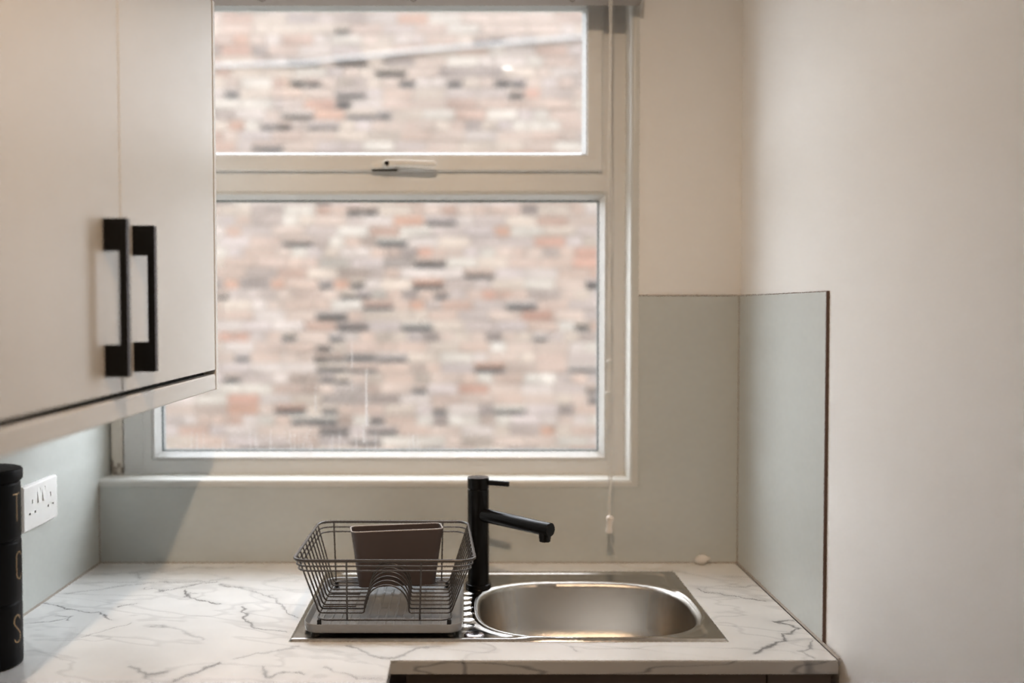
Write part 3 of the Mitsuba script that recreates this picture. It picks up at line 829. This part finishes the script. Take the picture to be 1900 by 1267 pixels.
def holder(w0, d0_, w1, d1_, h, t_):
    lv = []
    for u in (0, 1):
        w, d = w0 + (w1 - w0) * u, d0_ + (d1_ - d0_) * u
        lv.append((-w / 2, w / 2, -d / 2, d / 2, 0.012, h * u))
    o0, o1 = lv
    i1 = (o1[0] + t_, o1[1] - t_, o1[2] + t_, o1[3] - t_, 0.010, h)
    i0 = (o0[0] + t_, o0[1] - t_, o0[2] + t_, o0[3] - t_, 0.010, 0.003)
    return ring_loft([o0, o1, i1, i0])


hm = holder(0.150, 0.040, 0.180, 0.052, 0.1105, 0.0018)
hm = turned(hm, 10, (0, 0, 1))
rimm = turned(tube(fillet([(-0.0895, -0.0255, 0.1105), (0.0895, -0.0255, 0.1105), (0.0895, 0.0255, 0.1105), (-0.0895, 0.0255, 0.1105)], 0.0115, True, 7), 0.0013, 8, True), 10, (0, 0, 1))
add(H + "__body", moved(hm, -0.2405, -0.2735, qz + 0.0050), "holder_brown", smooth=35)
add(H + "__rim", moved(rimm, -0.2405, -0.2735, qz + 0.0050), "holder_rim_lit", smooth=60, label="rounded rim with its highlight painted as a paler colour")

# ------------------------------------------------------------------ canisters
CR = 0.0505
CX, CYY = XL + 0.0085 + CR, -0.6100


def wrap_letter(strokes, width, mid_z, az, x_squash=1.0):
    """Flat strokes (u right, v up, metres) laid on the canister's side, centred at the azimuth az (degrees)."""
    shp = MultiLineString([LineString(s_) for s_ in strokes]).buffer(width / 2, cap_style=2, join_style=1)
    shp = shp.segmentize(0.001)
    parts_ = []
    for g in getattr(shp, "geoms", [shp]):
        m = trimesh.creation.extrude_polygon(g, 0.0004, engine="earcut")
        m = m.subdivide_to_size(0.004)
        parts_.append(m)
    m = cat_(*parts_)
    v = np.array(m.vertices)
    ang = math.radians(az) + v[:, 0] / CR
    rad = CR + 0.00005 + v[:, 2]
    return trimesh.Trimesh(np.stack([CX + rad * np.cos(ang), CYY + rad * np.sin(ang), mid_z + v[:, 1]], 1), m.faces, process=False)


def arc(cx, cy, rx_, ry_, a0_, a1_, n=14):
    return [(cx + rx_ * math.cos(math.radians(a_)), cy + ry_ * math.sin(math.radians(a_))) for a_ in np.linspace(a0_, a1_, n)]


HH = 0.0222
LET = {
    "T": [[(-0.0095, HH), (0.0095, HH)], [(0, HH), (0, -HH)]],
    "C": [arc(0, 0.0135, 0.0075, 0.0085, 10, 180) + arc(0, -0.0135, 0.0075, 0.0085, 180, 350)],
    "S": [arc(0, 0.0130, 0.0075, 0.0090, 15, 180) + [(-0.0070, 0.0085), (0.0070, -0.0085)] + arc(0, -0.0130, 0.0075, 0.0090, 0, -165)],
}
for letter, z0, z1, zm, word, az in (("S", 0.9004, 1.0028, 0.9605, "bottom", -8), ("C", 1.0034, 1.1038, 1.0620, "middle", 1), ("T", 1.1044, 1.1990, 1.1560, "top", -4)):
    t = thing("canister", f"matt black round canister with a gold letter {letter}, {word} of the stack of three", "canister") if letter == "S" else thing(f"canister_{1 if letter == 'C' else 2:03d}", f"matt black round canister with a gold letter {letter}, {word} of the stack of three", "canister")
    hgt = z1 - z0
    prof_ = [(0, 0), (CR - 0.002, 0), (CR - 0.0004, 0.0015), (CR, 0.004), (CR, hgt - 0.006), (CR - 0.0012, hgt - 0.0045), (CR - 0.0012, hgt - 0.003), (CR - 0.0002, hgt - 0.002), (CR - 0.002, hgt), (0, hgt)]
    add(t + "__body", moved(lathe(prof_, 72), CX, CYY, z0), "tin_black", smooth=40)
    add(t + "__letter", wrap_letter(LET[letter], 0.0014, zm, az), "letter_gold", label=f"gold letter {letter}")
    if letter == "T":
        add(t + "__lid", moved(lathe([(0, 0.0), (CR + 0.0022, 0.0), (CR + 0.0034, 0.002), (CR + 0.0036, 0.015), (CR + 0.0022, 0.0180), (CR - 0.002, 0.0195), (0, 0.0205)], 72), CX, CYY, z1 + 0.0005), "tin_black", smooth=40, label="black lid with a rolled edge")

# ------------------------------------------------------------------ double socket on the left panel
E = thing("wall_socket", "white double wall socket with two switches on the left splashback panel", "socket")
oy0, oy1, oz0, oz1 = -0.3755, -0.2290, 1.0560, 1.1435


pl = rbx(XL - 0.012, XL + 0.0080, oy0, oy1, oz0, oz1, 0.0048, 16) ^ mbox(XL + 0.0003, 1, -2, 2, 0, 2)
oyc, ozc = (oy0 + oy1) / 2, (oz0 + oz1) / 2
holes = []
for cy in (oyc - 0.038, oyc + 0.040):
    for dy, dz, wy, wz in ((0, 0.010, 0.0042, 0.0085), (-0.0111, -0.0115, 0.0062, 0.0042), (0.0111, -0.0115, 0.0062, 0.0042)):
        holes.append((cy + dy - wy / 2, cy + dy + wy / 2, ozc + dz - wz / 2, ozc + dz + wz / 2))
for y0, y1, z0, z1 in holes:
    pl -= mbox(XL + 0.002, 1, y0, y1, z0, z1)
for cy in (oyc - 0.0105, oyc + 0.0105):
    pl -= mbox(XL + 0.004, 1, cy - 0.0068, cy + 0.0068, ozc + 0.0035, ozc + 0.0305)
add(E + "__plate", pl, "socket_white", smooth=30)
for y0, y1, z0, z1 in holes:
    add(E + "__pin_hole", bx(XL + 0.0022, XL + 0.0050, y0 + 0.0002, y1 - 0.0002, z0 + 0.0002, z1 - 0.0002), "gap_black")
for k, cy in enumerate((oyc - 0.0105, oyc + 0.0105)):
    sw = trimesh.convex.convex_hull([(XL + x, cy + sy * 0.0060, ozc + z) for sy in (-1, 1) for x, z in ((0.0042, 0.0040), (0.0042, 0.0300), (0.0072, 0.0300), (0.0108, 0.0040))])
    add(E + "__switch", sw, "socket_white", label="white rocker switch")

# ------------------------------------------------------------------ outdoors
facade = mbox(-7, 7, 0.25, 0.30, -1.0, 7.5) - mbox(XL - 0.02, WX1 - 0.01, 0, 1, WZ0 - 0.01, WZ1)  # unseen outer wall of the house, added to cut sky light on the bricks
add("wall_outside", facade, "concrete", kind="structure", skew=False)
add("ground", bx(-14, 14, 0.3, 16, -1.1, -1.0), "concrete", kind="structure", skew=False)
WY = 4.60
X0, X1, Z0, Z1 = -3.3, 1.75, -1.0, 3.93
V = thing("brick_wall", "weathered pale brick wall of the building opposite, outside the window", "wall")
add(V + "__mortar", bx(X0, X1, WY + 0.009, WY + 0.215, Z0, Z1), "mortar", skew=False)
rng = np.random.default_rng(4)
PAL = np.array([(0.62, 0.50, 0.435), (0.60, 0.46, 0.39), (0.66, 0.56, 0.48), (0.57, 0.44, 0.38), (0.66, 0.58, 0.54), (0.70, 0.645, 0.58), (0.54, 0.46, 0.43), (0.60, 0.52, 0.50), (0.52, 0.36, 0.295), (0.56, 0.34, 0.255), (0.42, 0.35, 0.32), (0.30, 0.255, 0.24)])
PWT = np.array([16, 11, 16, 10, 12, 10, 9, 8, 5, 2.5, 4, 3.0])
PWT /= PWT.sum()
PAL_MEAN = (PAL * PWT[:, None]).sum(0)


def cam_pixel(x, y, z):
    w = np.array([x, y, z]) - CAM
    c_ = w[2] * math.cos(PITCH) + w[1] * math.sin(PITCH)
    d_ = w[1] * math.cos(PITCH) - w[2] * math.sin(PITCH)
    return 950 + 1750 * w[0] / d_, 633 - 1750 * c_ / d_


# where sooty bricks and painted recess shade gather (x, z, radius, strength), and single bricks so shaded and red bricks (x, z)
SOOT_AND_SHADE = [(-1.25, 2.05, 0.22, 0.5), (-1.05, 1.78, 0.30, 0.7), (-1.20, 1.38, 0.30, 0.6), (-1.00, 1.15, 0.32, 0.75), (-1.35, 0.80, 0.45, 0.6), (-1.2, 2.90, 0.5, 0.25), (-0.7, 3.3, 0.7, 0.15), (-1.0, 0.62, 0.7, 0.35), (0.3, 0.62, 0.9, 0.2)]
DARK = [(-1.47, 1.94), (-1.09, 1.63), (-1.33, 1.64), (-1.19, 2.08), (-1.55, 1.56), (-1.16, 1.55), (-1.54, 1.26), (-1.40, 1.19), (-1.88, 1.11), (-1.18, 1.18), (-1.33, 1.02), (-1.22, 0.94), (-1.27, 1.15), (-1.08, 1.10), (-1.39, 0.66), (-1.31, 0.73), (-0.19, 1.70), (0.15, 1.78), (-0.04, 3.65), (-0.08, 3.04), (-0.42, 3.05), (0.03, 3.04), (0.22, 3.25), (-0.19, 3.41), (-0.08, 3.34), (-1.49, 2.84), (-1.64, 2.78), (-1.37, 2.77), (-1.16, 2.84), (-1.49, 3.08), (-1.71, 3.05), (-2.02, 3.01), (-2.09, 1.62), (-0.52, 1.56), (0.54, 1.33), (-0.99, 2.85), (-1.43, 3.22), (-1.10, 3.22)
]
RED = [(0.10, 1.93), (0.25, 1.99), (-0.92, 1.03), (-0.31, 0.89), (0.17, 1.46), (-0.17, 1.60), (0.23, 2.90), (0.13, 3.03), (-0.27, 2.96), (-1.96, 1.28), (-1.91, 0.87), (-0.19, 1.18), (0.13, 1.47), (-0.61, 1.87), (-1.21, 1.03), (-1.90, 3.31), (-1.41, 2.92), (0.56, 1.84)
]
LITE = [(-1.13, 2.01), (-1.80, 1.41), (-1.17, 1.47), (0.42, 1.37), (-0.54, 1.72), (-0.08, 1.18), (-0.69, 0.68), (-0.39, 0.64), (-0.23, 0.95), (0.19, 1.22), (0.19, 0.99)
]
bricks = []
COURSE = 0.0748
for i in range(int((Z1 - Z0) / COURSE)):
    z = Z0 + i * COURSE
    heads = 0.95 if i % 4 == 2 else 0.30
    x = X0 - 0.225 + 0.1125 * (i % 2) + rng.uniform(-0.04, 0.04)
    while x < X1:
        step = 0.1125 if rng.random() < heads else 0.225
        w = step * rng.uniform(0.965, 1.035)
        a_, b_ = max(x + 0.005, X0), min(x + w - 0.006, X1)
        if b_ - a_ > 0.02:
            bricks.append((a_, b_, z + 0.0055 + rng.uniform(-0.0012, 0.0012), z + COURSE - 0.0055 + rng.uniform(-0.0012, 0.0012), rng.integers(1 << 30)))
        x += w


def near(lst, x, z):
    return min((abs(x - a_) / 0.10 + abs(z - b_) / 0.05 for a_, b_ in lst), default=9.0)


def brick_mesh(a_, b_, z0, z1, seed):
    r_ = np.random.default_rng(seed)
    xc, zc_ = (a_ + b_) / 2, (z0 + z1) / 2
    col = PAL[r_.choice(len(PAL), p=PWT)] * r_.uniform(0.93, 1.06)
    shade_slab = False
    soot_and_shade = sum(s_ * math.exp(-((xc - u_) ** 2 + (zc_ - v_) ** 2) / q_ ** 2) for u_, v_, q_, s_ in SOOT_AND_SHADE)
    if r_.random() < soot_and_shade * 0.28:
        shade_slab = True
    elif r_.random() < soot_and_shade * 0.5:
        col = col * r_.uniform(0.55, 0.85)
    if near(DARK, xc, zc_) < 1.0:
        shade_slab = True
    elif near(RED, xc, zc_) < 1.0:
        col = np.array((0.55, 0.33, 0.26)) * r_.uniform(0.9, 1.1)
    elif near(LITE, xc, zc_) < 1.0:
        col = np.array((0.74, 0.69, 0.63))
    fade = np.clip((zc_ - 2.2) / 1.5, 0, 1) * 0.3                        # limewash that has spread over the upper courses
    col = col * (1 - fade) + np.array((0.66, 0.60, 0.58)) * fade
    pr = r_.uniform(-0.003, 0.002)
    col = (col * 0.85 + PAL_MEAN * 0.15) * np.array((0.625, 0.61, 0.60))
    if not shade_slab:
        m = bx(a_, b_, WY + pr, WY + 0.06, z0, z1, 0.005)
        lime = meshkit.noise(np.array(m.vertices) * (14, 0, 24), 3)[:, None]                # blotches of old limewash
        return m, np.clip(col * (0.70 + 0.62 * lime) * (1 + r_.uniform(-0.08, 0.08, (len(m.vertices), 1))), 0, 0.85)
    h_ = z0 + (z1 - z0) * r_.uniform(0.4, 0.66)                            # the face has come off: its recess shade painted as a dark slab below the lip
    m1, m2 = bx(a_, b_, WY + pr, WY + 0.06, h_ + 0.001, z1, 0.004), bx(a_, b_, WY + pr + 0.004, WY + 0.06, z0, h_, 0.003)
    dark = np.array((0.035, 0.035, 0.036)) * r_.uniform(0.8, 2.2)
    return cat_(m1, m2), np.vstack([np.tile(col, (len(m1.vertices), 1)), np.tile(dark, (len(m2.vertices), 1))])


vis = []
for b in bricks:
    cx, cz = (b[0] + b[1]) / 2, (b[2] + b[3]) / 2
    u, v = cam_pixel(cx, WY, cz)
    up = 405 < u < 1085 and 16 < v < 285
    low = 306 < u < 1118 and 377 < v < 838 and v > 722 - 0.29 * (u - 404) * (u < 404) and (u > 404 or v > 722 + (404 - u) * 0.29)
    vis.append((b[1] - b[0]) * (2 if (up or low) else 0) + 1e-4 * (1 - abs(u - 760) / 2000))
order = np.argsort(vis)[::-1]
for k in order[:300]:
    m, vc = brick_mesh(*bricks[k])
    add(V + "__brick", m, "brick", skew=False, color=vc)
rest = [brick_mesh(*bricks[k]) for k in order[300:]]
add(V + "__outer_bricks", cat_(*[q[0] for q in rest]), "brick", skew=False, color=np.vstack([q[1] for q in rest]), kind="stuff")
add(V + "__coping", bx(X0 - 0.03, X1 + 0.03, WY - 0.04, WY + 0.25, Z1, Z1 + 0.07, 0.01), "concrete", skew=False)
cab = [(-3.3, 3.165), (-2.4, 3.18), (-1.855, 3.196), (-1.49, 3.206), (-1.26, 3.235), (-0.96, 3.262), (-0.73, 3.289), (0.02, 3.352), (0.70, 3.41), (1.3, 3.45), (1.75, 3.48)]
add("outdoor_cable", wavy([(x, WY - 0.016, z) for x, z in cab], 0.011, 8), "cable_white", skew=False, smooth=True, label="white cable running slightly uphill across the brick wall outside", cat="cable")
